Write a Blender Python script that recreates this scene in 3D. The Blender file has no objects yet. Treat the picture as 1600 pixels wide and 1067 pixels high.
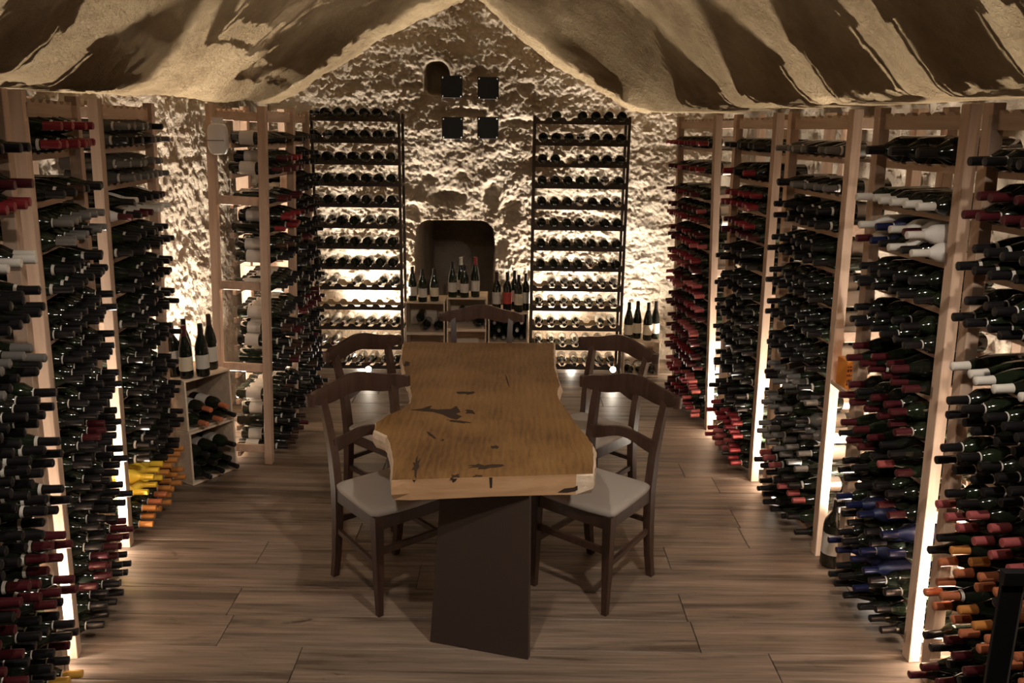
import bpy, math, random
import numpy as np
from mathutils import Vector, Matrix, noise
from mathutils.bvhtree import BVHTree

random.seed(7)
scene = bpy.context.scene
col = scene.collection

# ---------------------------------------------------------------- camera
PITCH, ROLL, EYE = math.radians(13.86), math.radians(-0.8), Vector((0, 0, 2.0))
Fv = Vector((0, math.cos(PITCH), -math.sin(PITCH)))
U0 = Vector((0, math.sin(PITCH), math.cos(PITCH)))
R0 = Vector((1, 0, 0))
Rv = R0 * math.cos(ROLL) - U0 * math.sin(ROLL)
Uv = U0 * math.cos(ROLL) + R0 * math.sin(ROLL)
cd = bpy.data.cameras.new('camera')
cd.sensor_width = 36.0
cd.lens = 1350 / 1600 * 36.0
cd.clip_start = 0.05
cam = bpy.data.objects.new('camera', cd)
M = Matrix.Identity(4)
for i, v in enumerate((Rv, Uv, -Fv)):
    for r in range(3):
        M[r][i] = v[r]
M.translation = EYE
cam.matrix_world = M
col.objects.link(cam)
scene.camera = cam

# ---------------------------------------------------------------- world, light, exposure
w = bpy.data.worlds.new('cellar_world')
scene.world = w
w.use_nodes = True
w.node_tree.nodes['Background'].inputs[0].default_value = (0.9, 0.75, 0.6, 1)
w.node_tree.nodes['Background'].inputs[1].default_value = 0.022
vs = scene.view_settings
vs.view_transform = 'Standard'
vs.look = 'None'
vs.gamma = 1.0
vs.use_curve_mapping = False
vs.exposure = 0.12

WARM = (1.0, 0.885, 0.74)


def spot(name, loc, target, watts, angle, blend=0.5, size=0.05, color=WARM):
    l = bpy.data.lights.new(name, 'SPOT')
    l.energy = watts
    l.spot_size = math.radians(angle)
    l.spot_blend = blend
    l.shadow_soft_size = size
    l.color = color
    o = bpy.data.objects.new(name, l)
    o.location = loc
    o.rotation_euler = (Vector(target) - Vector(loc)).to_track_quat('-Z', 'Y').to_euler()
    col.objects.link(o)
    return o


def point(name, loc, watts, size=0.03, color=WARM):
    l = bpy.data.lights.new(name, 'POINT')
    l.energy = watts
    l.shadow_soft_size = size
    l.color = color
    o = bpy.data.objects.new(name, l)
    o.location = loc
    col.objects.link(o)
    return o


# two ceiling spots of the vault, above the place the photo is taken from
spot('vault_spot_light', (0.95, 1.35, 2.75), (0.05, 3.25, 0.3), 135, 92, 0.75, 0.04, (1.0, 0.87, 0.73))
spot('vault_spot_light', (-0.40, 1.35, 2.95), (-0.2, 3.25, 0.3), 85, 92, 0.75, 0.04, (1.0, 0.87, 0.73))

# uplights standing on the floor between and behind the racks: (x, y, watts, tilt towards x)
GAP_RIGHT = [(1.68, 2.93, 360, -0.22), (1.775, 3.72, 360, -0.30), (1.545, 4.66, 340, -0.22), (1.465, 5.54, 290, -0.22), (1.42, 6.95, 130, -0.1)]
GAP_LEFT = [(-1.76, 2.865, 300, 0.22), (-1.92, 3.715, 320, 0.22), (-1.90, 5.12, 480, -0.15), (-1.78, 5.635, 110, 0.2)]
BACK = [(-1.30, 7.25, 430, 0.45), (0.52, 7.25, 430, -0.45), (1.02, 7.25, 200, 0.0)]

# ---------------------------------------------------------------- materials
MATS = {}


def new_mat(name):
    m = bpy.data.materials.new(name)
    m.use_nodes = True
    nt = m.node_tree
    b = nt.nodes['Principled BSDF']
    MATS[name] = m
    return m, nt, b


def plain(name, rgb, rough=0.5, metal=0.0, spec=0.5, emit=None, estr=0):
    m, nt, b = new_mat(name)
    b.inputs['Base Color'].default_value = (*rgb, 1)
    b.inputs['Roughness'].default_value = rough
    b.inputs['Metallic'].default_value = metal
    b.inputs['Specular IOR Level'].default_value = spec
    if emit:
        b.inputs['Emission Color'].default_value = (*emit, 1)
        b.inputs['Emission Strength'].default_value = estr
    return m


def N(nt, t, **kw):
    n = nt.nodes.new(t)
    for k, v in kw.items():
        setattr(n, k, v)
    return n


def ramp(nt, stops):
    r = nt.nodes.new('ShaderNodeValToRGB')
    e = r.color_ramp.elements
    while len(e) < len(stops):
        e.new(0.5)
    for i, (p, c) in enumerate(stops):
        e[i].position = p
        e[i].color = (*c, 1)
    return r


def wood(name, c1, c2, axis, rough=0.6, scale=1.0, knots=True, bump=0.15, wave=0.0):
    m, nt, b = new_mat(name)
    tc = N(nt, 'ShaderNodeTexCoord')
    oi = N(nt, 'ShaderNodeObjectInfo')
    add = N(nt, 'ShaderNodeVectorMath', operation='MULTIPLY_ADD')
    comb = N(nt, 'ShaderNodeCombineXYZ')
    for k in range(3):
        nt.links.new(oi.outputs['Random'], comb.inputs[k])
    nt.links.new(comb.outputs[0], add.inputs[0])
    add.inputs[1].default_value = (17.3, 31.7, 11.9)
    nt.links.new(tc.outputs['Object'], add.inputs[2])
    mp = N(nt, 'ShaderNodeMapping')
    sc = [28 * scale] * 3
    sc['xyz'.index(axis)] = 1.6 * scale
    mp.inputs['Scale'].default_value = sc
    nt.links.new(add.outputs[0], mp.inputs['Vector'])
    nz = N(nt, 'ShaderNodeTexNoise')
    nz.inputs['Scale'].default_value = 1.0
    nz.inputs['Detail'].default_value = 8
    nz.inputs['Roughness'].default_value = 0.62
    nz.inputs['Distortion'].default_value = 0.6 + wave
    nt.links.new(mp.outputs[0], nz.inputs['Vector'])
    big = N(nt, 'ShaderNodeTexNoise')
    big.inputs['Scale'].default_value = 2.2 * scale
    big.inputs['Detail'].default_value = 4
    nt.links.new(add.outputs[0], big.inputs['Vector'])
    mix = N(nt, 'ShaderNodeMath', operation='MULTIPLY_ADD')
    nt.links.new(big.outputs[0], mix.inputs[0])
    mix.inputs[1].default_value = 0.45
    sub = N(nt, 'ShaderNodeMath', operation='MULTIPLY')
    nt.links.new(nz.outputs[0], sub.inputs[0])
    sub.inputs[1].default_value = 0.7
    nt.links.new(sub.outputs[0], mix.inputs[2])
    r = ramp(nt, [(0.36, c1), (0.55, tuple((a + b_) / 2 for a, b_ in zip(c1, c2))), (0.74, c2)])
    nt.links.new(mix.outputs[0], r.inputs[0])
    hsv = N(nt, 'ShaderNodeHueSaturation')
    val = N(nt, 'ShaderNodeMapRange')
    val.inputs[3].default_value = 0.82
    val.inputs[4].default_value = 1.16
    nt.links.new(oi.outputs['Random'], val.inputs[0])
    nt.links.new(val.outputs[0], hsv.inputs['Value'])
    nt.links.new(r.outputs[0], hsv.inputs['Color'])
    nt.links.new(hsv.outputs[0], b.inputs['Base Color'])
    b.inputs['Roughness'].default_value = rough
    b.inputs['Specular IOR Level'].default_value = 0.35
    bp = N(nt, 'ShaderNodeBump')
    bp.inputs['Strength'].default_value = bump
    bp.inputs['Distance'].default_value = 0.01
    nt.links.new(nz.outputs[0], bp.inputs['Height'])
    nt.links.new(bp.outputs[0], b.inputs['Normal'])
    return m


def rock(name, c1, c2, c3, bscale=1.0, bdist=0.035):
    m, nt, b = new_mat(name)
    tc = N(nt, 'ShaderNodeTexCoord')
    n1 = N(nt, 'ShaderNodeTexNoise')
    n1.inputs['Scale'].default_value = 2.3
    n1.inputs['Detail'].default_value = 9
    n1.inputs['Roughness'].default_value = 0.65
    nt.links.new(tc.outputs['Object'], n1.inputs['Vector'])
    r = ramp(nt, [(0.32, c1), (0.52, c2), (0.70, c3)])
    nt.links.new(n1.outputs[0], r.inputs[0])
    nt.links.new(r.outputs[0], b.inputs['Base Color'])
    b.inputs['Roughness'].default_value = 0.95
    b.inputs['Specular IOR Level'].default_value = 0.1
    n2 = N(nt, 'ShaderNodeTexNoise')
    n2.inputs['Scale'].default_value = 46 * bscale
    n2.inputs['Detail'].default_value = 8
    n2.inputs['Roughness'].default_value = 0.72
    nt.links.new(tc.outputs['Object'], n2.inputs['Vector'])
    vo = N(nt, 'ShaderNodeTexVoronoi')
    vo.inputs['Scale'].default_value = 16 * bscale
    nt.links.new(tc.outputs['Object'], vo.inputs['Vector'])
    ad = N(nt, 'ShaderNodeMath', operation='MULTIPLY_ADD')
    nt.links.new(vo.outputs['Distance'], ad.inputs[0])
    ad.inputs[1].default_value = 0.35
    nt.links.new(n2.outputs[0], ad.inputs[2])
    bp = N(nt, 'ShaderNodeBump')
    bp.inputs['Strength'].default_value = 0.9
    bp.inputs['Distance'].default_value = bdist
    nt.links.new(ad.outputs[0], bp.inputs['Height'])
    nt.links.new(bp.outputs[0], b.inputs['Normal'])
    return m


rock('tuff_back', (0.36, 0.29, 0.22), (0.54, 0.455, 0.36), (0.68, 0.60, 0.50))
rock('tuff_vault', (0.30, 0.215, 0.125), (0.44, 0.33, 0.20), (0.55, 0.43, 0.27), 1.1, 0.06)
PINE = {a: wood('pine_' + a, (0.40, 0.265, 0.185), (0.62, 0.455, 0.345), a, 0.55) for a in 'xz'}
wood('crate_wood', (0.50, 0.39, 0.29), (0.72, 0.59, 0.46), 'x', 0.6)
wood('scallop_wood', (0.46, 0.30, 0.15), (0.62, 0.44, 0.25), 'x', 0.6)
wood('dark_slat', (0.035, 0.026, 0.021), (0.075, 0.055, 0.042), 'x', 0.5)
wood('chair_wood', (0.028, 0.014, 0.010), (0.070, 0.038, 0.026), 'z', 0.30, 1.2, bump=0.05)


wood('slab_end', (0.28, 0.155, 0.075), (0.50, 0.31, 0.17), 'x', 0.6, 0.7, bump=0.2)
wood('slab_sap', (0.40, 0.29, 0.19), (0.66, 0.54, 0.42), 'y', 0.7, 1.0, bump=0.5)


def slab_material():
    m, nt, b = new_mat('slab_top')
    tc = N(nt, 'ShaderNodeTexCoord')
    mp = N(nt, 'ShaderNodeMapping')
    mp.inputs['Scale'].default_value = (1.0, 0.42, 1.0)
    nt.links.new(tc.outputs['Object'], mp.inputs['Vector'])
    wv = N(nt, 'ShaderNodeTexWave', wave_type='BANDS', bands_direction='X')
    wv.inputs['Scale'].default_value = 11.0
    wv.inputs['Distortion'].default_value = 9.0
    wv.inputs['Detail'].default_value = 4.0
    wv.inputs['Detail Scale'].default_value = 1.3
    wv.inputs['Detail Roughness'].default_value = 0.62
    nt.links.new(mp.outputs[0], wv.inputs['Vector'])
    n1 = N(nt, 'ShaderNodeTexNoise')
    n1.inputs['Scale'].default_value = 3.0
    n1.inputs['Detail'].default_value = 6
    nt.links.new(tc.outputs['Object'], n1.inputs['Vector'])
    mp2 = N(nt, 'ShaderNodeMapping')
    mp2.inputs['Scale'].default_value = (90, 5, 20)
    nt.links.new(tc.outputs['Object'], mp2.inputs['Vector'])
    n2 = N(nt, 'ShaderNodeTexNoise')
    n2.inputs['Scale'].default_value = 1.0
    n2.inputs['Detail'].default_value = 5
    nt.links.new(mp2.outputs[0], n2.inputs['Vector'])
    a1 = N(nt, 'ShaderNodeMath', operation='MULTIPLY_ADD')
    nt.links.new(wv.outputs['Fac'], a1.inputs[0]); a1.inputs[1].default_value = 0.09
    a2 = N(nt, 'ShaderNodeMath', operation='MULTIPLY_ADD')
    nt.links.new(n1.outputs[0], a2.inputs[0]); a2.inputs[1].default_value = 0.90
    a3 = N(nt, 'ShaderNodeMath', operation='MULTIPLY')
    nt.links.new(n2.outputs[0], a3.inputs[0]); a3.inputs[1].default_value = 0.38
    nt.links.new(a3.outputs[0], a2.inputs[2])
    nt.links.new(a2.outputs[0], a1.inputs[2])
    r = ramp(nt, [(0.44, (0.095, 0.044, 0.016)), (0.66, (0.190, 0.100, 0.036)), (0.88, (0.270, 0.150, 0.056))])
    nt.links.new(a1.outputs[0], r.inputs[0])
    nt.links.new(r.outputs[0], b.inputs['Base Color'])
    b.inputs['Roughness'].default_value = 0.48
    b.inputs['Specular IOR Level'].default_value = 0.3
    bp = N(nt, 'ShaderNodeBump')
    bp.inputs['Strength'].default_value = 0.15
    bp.inputs['Distance'].default_value = 0.004
    nt.links.new(a1.outputs[0], bp.inputs['Height'])
    nt.links.new(bp.outputs[0], b.inputs['Normal'])


def floor_material():
    m, nt, b = new_mat('floor_wood')
    tc = N(nt, 'ShaderNodeTexCoord')
    oi = N(nt, 'ShaderNodeObjectInfo')
    comb = N(nt, 'ShaderNodeCombineXYZ')
    for k in range(3):
        nt.links.new(oi.outputs['Random'], comb.inputs[k])
    add = N(nt, 'ShaderNodeVectorMath', operation='MULTIPLY_ADD')
    nt.links.new(comb.outputs[0], add.inputs[0])
    add.inputs[1].default_value = (17.3, 31.7, 11.9)
    nt.links.new(tc.outputs['Object'], add.inputs[2])

    def nz(scale, detail, dist=0.0, rough=0.6):
        mp = N(nt, 'ShaderNodeMapping')
        mp.inputs['Scale'].default_value = scale
        nt.links.new(add.outputs[0], mp.inputs['Vector'])
        n = N(nt, 'ShaderNodeTexNoise')
        n.inputs['Scale'].default_value = 1.0
        n.inputs['Detail'].default_value = detail
        n.inputs['Distortion'].default_value = dist
        n.inputs['Roughness'].default_value = rough
        nt.links.new(mp.outputs[0], n.inputs['Vector'])
        return n
    fine = nz((2.5, 70, 70), 7, 0.4, 0.65)
    streak = nz((0.9, 13, 13), 4, 0.8)
    patch = nz((3.5, 9, 9), 5, 1.2)
    r1 = ramp(nt, [(0.30, (0.160, 0.118, 0.088)), (0.55, (0.250, 0.190, 0.146)), (0.75, (0.335, 0.262, 0.205))])
    nt.links.new(fine.outputs[0], r1.inputs[0])
    r2 = ramp(nt, [(0.36, (0.42, 0.40, 0.38)), (0.47, (0.80, 0.79, 0.78)), (0.62, (1.08, 1.06, 1.04))])
    nt.links.new(streak.outputs[0], r2.inputs[0])
    r3 = ramp(nt, [(0.24, (0.25, 0.22, 0.20)), (0.33, (0.85, 0.84, 0.83)), (0.40, (1, 1, 1))])
    nt.links.new(patch.outputs[0], r3.inputs[0])
    m1 = N(nt, 'ShaderNodeMix', data_type='RGBA', blend_type='MULTIPLY'); m1.inputs[0].default_value = 1
    nt.links.new(r1.outputs[0], m1.inputs[6]); nt.links.new(r2.outputs[0], m1.inputs[7])
    m2 = N(nt, 'ShaderNodeMix', data_type='RGBA', blend_type='MULTIPLY'); m2.inputs[0].default_value = 1
    nt.links.new(m1.outputs[2], m2.inputs[6]); nt.links.new(r3.outputs[0], m2.inputs[7])
    nt.links.new(m2.outputs[2], b.inputs['Base Color'])
    b.inputs['Roughness'].default_value = 0.45
    b.inputs['Specular IOR Level'].default_value = 0.3
    bp = N(nt, 'ShaderNodeBump')
    bp.inputs['Strength'].default_value = 0.12
    bp.inputs['Distance'].default_value = 0.006
    nt.links.new(fine.outputs[0], bp.inputs['Height'])
    nt.links.new(bp.outputs[0], b.inputs['Normal'])


slab_material()
floor_material()
plain('knot_dark', (0.030, 0.015, 0.008), 0.8)
plain('steel_brown', (0.060, 0.042, 0.034), 0.40, 0.25)
plain('seat_fabric', (0.36, 0.32, 0.29), 0.8)
plain('black_metal', (0.012, 0.011, 0.011), 0.5, 0.6)
plain('rail_steel', (0.035, 0.034, 0.036), 0.35, 0.7)
plain('bright_metal', (0.6, 0.58, 0.55), 0.3, 0.9)
plain('white_plastic', (0.72, 0.70, 0.70), 0.35)
plain('orange_card', (0.75, 0.26, 0.03), 0.6)
plain('ink', (0.10, 0.02, 0.01), 0.6)
plain('subfloor', (0.03, 0.022, 0.017), 0.9)
plain('plaster', (0.36, 0.28, 0.19), 0.95)
plain('lamp_body', (0.05, 0.05, 0.05), 0.4, 0.5)
plain('lamp_lens', (0.9, 0.85, 0.75), 0.3, emit=(1.0, 0.86, 0.66), estr=60)
# glass, foil, paper
plain('glass_black', (0.010, 0.012, 0.008), 0.10, spec=0.55)
plain('glass_green', (0.012, 0.018, 0.009), 0.10, spec=0.55)
plain('glass_grey', (0.085, 0.082, 0.075), 0.08, spec=0.6)
plain('tissue_white', (0.72, 0.69, 0.66), 0.7)
plain('tissue_blue', (0.014, 0.022, 0.085), 0.5)
plain('tissue_yellow', (0.85, 0.60, 0.05), 0.6)
CAPS = {'black': (0.012, 0.011, 0.012), 'maroon': (0.075, 0.012, 0.016), 'red': (0.24, 0.022, 0.030),
        'rose': (0.40, 0.10, 0.10), 'white': (0.68, 0.64, 0.58), 'orange': (0.62, 0.26, 0.07),
        'gold': (0.60, 0.33, 0.06), 'copper': (0.50, 0.17, 0.08), 'blue': (0.010, 0.014, 0.060),
        'grey': (0.17, 0.16, 0.15), 'yellow': (0.85, 0.60, 0.06), 'brown': (0.06, 0.03, 0.02)}
for k_, c_ in CAPS.items():
    plain('foil_' + k_, c_, 0.32, 0.15 if k_ not in ('white',) else 0.0)
plain('paper', (0.55, 0.51, 0.46), 0.7)
plain('paper_red', (0.45, 0.06, 0.05), 0.7)
plain('paper_cream', (0.66, 0.58, 0.44), 0.7)
plain('print_dark', (0.10, 0.08, 0.07), 0.7)


# ---------------------------------------------------------------- mesh helpers
class MB:
    def __init__(s):
        s.v, s.f, s.m = [], [], []

    def add(s, verts, faces, mi=0):
        o = len(s.v)
        s.v += [tuple(v) for v in verts]
        s.f += [tuple(i + o for i in f) for f in faces]
        s.m += [mi] * len(faces)
        return s

    def box(s, x0, x1, y0, y1, z0, z1, mi=0):
        return s.add([(x0, y0, z0), (x1, y0, z0), (x1, y1, z0), (x0, y1, z0), (x0, y0, z1), (x1, y0, z1), (x1, y1, z1), (x0, y1, z1)],
                     [(0, 3, 2, 1), (4, 5, 6, 7), (0, 1, 5, 4), (1, 2, 6, 5), (2, 3, 7, 6), (3, 0, 4, 7)], mi)

    def bevbox(s, x0, x1, y0, y1, z0, z1, b=0.003, mi=0):
        # box with chamfered long edges on every side, 24 corners
        vs_, idx = [], {}
        X, Y, Z = (x0, x1), (y0, y1), (z0, z1)
        for i in (0, 1):
            for j in (0, 1):
                for k in (0, 1):
                    sx, sy, sz = (1 - 2 * i) * b, (1 - 2 * j) * b, (1 - 2 * k) * b
                    idx[i, j, k, 'x'] = len(vs_); vs_.append((X[i], Y[j] + sy, Z[k] + sz))
                    idx[i, j, k, 'y'] = len(vs_); vs_.append((X[i] + sx, Y[j], Z[k] + sz))
                    idx[i, j, k, 'z'] = len(vs_); vs_.append((X[i] + sx, Y[j] + sy, Z[k]))
        F = []
        for i in (0, 1):
            q = [idx[i, 0, 0, 'x'], idx[i, 1, 0, 'x'], idx[i, 1, 1, 'x'], idx[i, 0, 1, 'x']]
            F.append(q if i else q[::-1])
            q = [idx[0, i, 0, 'y'], idx[1, i, 0, 'y'], idx[1, i, 1, 'y'], idx[0, i, 1, 'y']]
            F.append(q[::-1] if i else q)
            q = [idx[0, 0, i, 'z'], idx[1, 0, i, 'z'], idx[1, 1, i, 'z'], idx[0, 1, i, 'z']]
            F.append(q if i else q[::-1])
        for a in (0, 1):
            for c in (0, 1):
                q = [idx[0, a, c, 'y'], idx[1, a, c, 'y'], idx[1, a, c, 'z'], idx[0, a, c, 'z']]
                F.append(q if a == c else q[::-1])
                q = [idx[a, 0, c, 'x'], idx[a, 1, c, 'x'], idx[a, 1, c, 'z'], idx[a, 0, c, 'z']]
                F.append(q[::-1] if a == c else q)
                q = [idx[a, c, 0, 'x'], idx[a, c, 1, 'x'], idx[a, c, 1, 'y'], idx[a, c, 0, 'y']]
                F.append(q if a == c else q[::-1])
        for i in (0, 1):
            for j in (0, 1):
                for k in (0, 1):
                    t = [idx[i, j, k, 'x'], idx[i, j, k, 'y'], idx[i, j, k, 'z']]
                    F.append(t if (i + j + k) % 2 else t[::-1])
        return s.add(vs_, F, mi)

    def loft(s, secs, mi=0, cap=True, closed=False):
        n = len(secs[0])
        verts = [p for sec in secs for p in sec]
        F = []
        for i in range(len(secs) - 1):
            for j in range(n):
                a, b = i * n + j, i * n + (j + 1) % n
                F.append((a, b, b + n, a + n))
        if cap:
            F.append(tuple(reversed(range(n))))
            F.append(tuple(range((len(secs) - 1) * n, len(secs) * n)))
        return s.add(verts, F, mi)

    def bar(s, pts, ax1, ax2, h1, h2, mi=0):
        """rectangular section along pts; h1/h2 half sizes (number or list)"""
        secs = []
        for i, p in enumerate(pts):
            a = Vector(ax1) * (h1[i] if isinstance(h1, (list, tuple)) else h1)
            b = Vector(ax2) * (h2[i] if isinstance(h2, (list, tuple)) else h2)
            p = Vector(p)
            secs.append([p - a - b, p + a - b, p + a + b, p - a + b])
        return s.loft(secs, mi)

    def lathe(s, prof, seg=12, mi=0, cap0=True, cap1=True):
        secs = [[(r * math.cos(2 * math.pi * j / seg), r * math.sin(2 * math.pi * j / seg), z) for j in range(seg)] for r, z in prof]
        n = seg
        verts = [p for sec in secs for p in sec]
        F = []
        for i in range(len(secs) - 1):
            for j in range(n):
                a, b = i * n + j, i * n + (j + 1) % n
                F.append((a, b, b + n, a + n))
        if cap0: F.append(tuple(reversed(range(n))))
        if cap1: F.append(tuple(range((len(secs) - 1) * n, len(secs) * n)))
        return s.add(verts, F, mi)

    def mesh(s, name, mats, smooth=False):
        me = bpy.data.meshes.new(name)
        me.from_pydata(s.v, [], s.f)
        for m in (mats if isinstance(mats, (list, tuple)) else [mats]):
            me.materials.append(MATS[m] if isinstance(m, str) else m)
        me.polygons.foreach_set('material_index', s.m)
        if smooth:
            me.polygons.foreach_set('use_smooth', [True] * len(s.f))
        me.update()
        return me


def link(name, me, parent=None, loc=None, rot=None, mw=None):
    o = bpy.data.objects.new(name, me)
    col.objects.link(o)
    if parent is not None: o.parent = parent
    if loc is not None: o.location = loc
    if rot is not None: o.rotation_euler = rot
    if mw is not None: o.matrix_world = mw
    return o


def empty(name, loc, rot=(0, 0, 0)):
    o = bpy.data.objects.new(name, None)
    o.empty_display_size = 0.1
    o.location = loc
    o.rotation_euler = rot
    col.objects.link(o)
    return o


def tag(o, label, cat, group=None, kind=None):
    if label: o['label'] = label
    if cat: o['category'] = cat
    if group: o['group'] = group
    if kind: o['kind'] = kind
    return o


def smooth_auto(me, ang=35):
    me.polygons.foreach_set('use_smooth', [True] * len(me.polygons))
    try:
        me.set_sharp_from_angle(angle=math.radians(ang))
    except Exception:
        pass


def interp(x, tab):
    if x <= tab[0][0]: return tab[0][1]
    for (a, va), (b, vb) in zip(tab, tab[1:]):
        if x <= b:
            t = (x - a) / (b - a)
            return va + (vb - va) * t
    return tab[-1][1]


def sstep(a, b, x):
    t = min(1, max(0, (x - a) / (b - a)))
    return t * t * (3 - 2 * t)


def grid_object(name, nu, nv, fn, mat, flip=False):
    vs_ = np.empty((nu * nv, 3), dtype=np.float32)
    k = 0
    for i in range(nu):
        for j in range(nv):
            vs_[k] = fn(i / (nu - 1), j / (nv - 1))
            k += 1
    ii, jj = np.meshgrid(np.arange(nu - 1), np.arange(nv - 1), indexing='ij')
    a = (ii * nv + jj).ravel()
    q = np.stack([a, a + nv, a + nv + 1, a + 1], 1)
    if flip: q = q[:, ::-1]
    me = bpy.data.meshes.new(name)
    me.vertices.add(len(vs_)); me.vertices.foreach_set('co', vs_.ravel())
    nf = len(q)
    me.loops.add(nf * 4); me.loops.foreach_set('vertex_index', q.astype(np.int32).ravel())
    me.polygons.add(nf)
    me.polygons.foreach_set('loop_start', np.arange(0, nf * 4, 4, dtype=np.int32))
    me.polygons.foreach_set('use_smooth', np.ones(nf, dtype=bool))
    me.materials.append(MATS[mat])
    me.update(calc_edges=True)
    o = link(name, me)
    o['kind'] = 'structure'
    return o


# ---------------------------------------------------------------- the setting
def fb(x, y, z, s, octv=4, h=0.9):
    return noise.fractal(Vector((x * s, y * s, z * s)), h, 2.1, octv)


def chip(x, y, z, s):
    return noise.turbulence(Vector((x * s, y * s, z * s)), 3, True)


def rbox(x, z, x0, x1, z0, z1, soft, rtop=0.0):
    """1 inside a rectangle (rounded corners), 0 outside"""
    cx, cz, hx, hz = (x0 + x1) / 2, (z0 + z1) / 2, (x1 - x0) / 2 - rtop, (z1 - z0) / 2 - rtop
    dx, dz = max(abs(x - cx) - hx, 0), max(abs(z - cz) - hz, 0)
    return 1 - sstep(-soft, soft, math.hypot(dx, dz) - rtop)


YB = 7.52
PITS = [(-0.57, 1.415, 0.13, 0.055, 0.10), (-0.20, 1.45, 0.06, 0.08, 0.08), (-0.22, 2.06, 0.05, 0.05, 0.04), (-0.02, 1.3, 0.07, 0.09, 0.07),
        (-0.72, 1.58, 0.06, 0.04, 0.05), (-0.42, 2.13, 0.16, 0.03, 0.05), (0.05, 2.05, 0.12, 0.03, 0.04), (-0.86, 1.3, 0.07, 0.06, 0.05),
        (-0.12, 1.0, 0.06, 0.08, 0.06), (0.08, 2.33, 0.06, 0.04, 0.04), (-0.85, 2.33, 0.08, 0.025, 0.04), (-0.44, 1.6, 0.05, 0.04, 0.04),
        (-0.30, 2.44, 0.05, 0.06, 0.05), (0.15, 1.72, 0.05, 0.05, 0.04)]


def back_fn(u, v):
    x, z = -2.7 + 5.1 * u, -0.06 + 3.6 * v
    d = 0.036 * fb(x, 3.1, z, 1.4) + 0.014 * chip(x, 7.7, z * 1.3, 4.0) - 0.009 * chip(x, 2.7, z * 1.3, 11.0) - 0.014 * chip(x, 4.4, z, 26.0) + 0.008 * fb(x, 1.7, z, 42, 2)
    d += 0.013 * fb(x * 0.35, 5.5, z * 2.2, 3.0, 3)
    d -= 0.05 * sstep(0.6, 2.6, z)
    n = rbox(x + 0.02 * fb(x, 9, z, 3, 2), z, -0.84, -0.19, 0.2, 1.20, 0.018, 0.10)
    d = d * (1 - n) + 1.5 * n
    h = rbox(x + 0.015 * fb(x, 4, z, 5, 2), z, -0.745, -0.56, 2.27, 2.52, 0.02, 0.07)
    d = d * (1 - h) + 0.22 * h
    for px_, pz_, rx, rz, dp in PITS:
        q = ((x - px_) / rx) ** 2 + ((z - pz_) / rz) ** 2
        if q < 4.0:
            q += 0.9 * fb(x, 6.6, z, 14, 3)
            d += 0.75 * dp * (1 - sstep(0.0, 2.0, q))
    return (x, YB + d, z)


grid_object('wall_back', 560, 400, back_fn, 'tuff_back', flip=True)

XS_R = [(-1.5, 1.85), (2.9, 1.74), (3.75, 1.73), (4.68, 1.62), (5.58, 1.40), (6.5, 1.28), (7.5, 1.18)]
XS_L = [(-1.5, -1.80), (2.9, -1.86), (3.73, -1.97), (4.8, -1.95), (5.6, -1.93), (7.5, -2.02)]
WALL_R = [(-1.5, 2.20), (3.0, 2.10), (4.7, 1.98), (5.6, 1.88), (6.5, 1.80), (7.7, 1.75)]
WALL_L = [(-1.5, -2.05), (2.4, -2.12), (3.3, -2.22), (4.3, -2.36), (4.9, -2.26), (5.4, -2.12), (6.2, -2.04), (7.7, -2.06)]
ARCH_R = [(-0.6, 2.13), (0.0, 2.19), (0.05, 2.215), (0.6, 2.79), (1.0, 3.06), (1.5, 3.24), (2.1, 3.32), (2.4, 3.33)]
ARCH_L = [(-0.6, 2.12), (0.0, 2.17), (0.05, 2.20), (0.62, 2.72), (1.1, 3.05), (1.6, 3.28), (2.2, 3.33)]
GABLE = [(-2.7, 2.10), (-2.01, 2.157), (-1.74, 2.29), (-1.09, 2.70), (-0.62, 2.93), (-0.35, 3.05), (-0.2, 2.95), (-0.036, 2.79), (0.34, 2.52), (0.91, 2.20), (1.32, 2.13), (2.4, 2.10)]


def ceil_z(x, y):
    zr = interp(interp(y, XS_R) - x, ARCH_R)
    zl = interp(x - interp(y, XS_L), ARCH_L)
    za = min(zr, zl)
    t = sstep(6.2, 7.45, y)
    return za * (1 - t) + interp(x, GABLE) * t


def ceil_fn(u, v):
    x, y = -2.75 + 5.3 * u, 0.3 + 7.5 * v
    z = ceil_z(x, y)
    if abs(x) < 2.6:
        z = (z * 2 + ceil_z(x - 0.05, y) + ceil_z(x + 0.05, y)) / 4
    d = 0.050 * fb(x, y, 0, 0.9) + 0.016 * chip(x, y * 0.8, 2, 3.2) - 0.020 * chip(x, y, 6, 6.5) - 0.013 * chip(x, y, 3, 19.0) + 0.005 * fb(x, y, 4, 40, 2)
    # pick-cut ledges on the left flank
    d += 0.022 * fb(x * 2.2, y * 0.5, 8, 1.6, 3) * sstep(0.2, 1.0, -x)
    z = z + d
    if x > interp(y, XS_R) - 0.12 or x < interp(y, XS_L) + 0.12:
        z = max(z, 2.145)
    return (x, y, z)


grid_object('ceiling', 400, 560, ceil_fn, 'tuff_vault', flip=True)


def side_fn(tab, sgn):
    def fn(u, v):
        y, z = 0.3 + 7.4 * u, -0.05 + 2.5 * v
        x = interp(y, tab)
        x = (x + interp(y - 0.15, tab) + interp(y + 0.15, tab)) / 3
        d = 0.036 * fb(x, y, z, 1.5) + 0.016 * chip(3, y, z, 4.0) - 0.015 * chip(5, y, z, 10.0) - 0.018 * chip(4, y, z, 23.0) + 0.006 * fb(2, y, z, 40, 2)
        return (x + sgn * d, y, z)
    return fn


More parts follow.
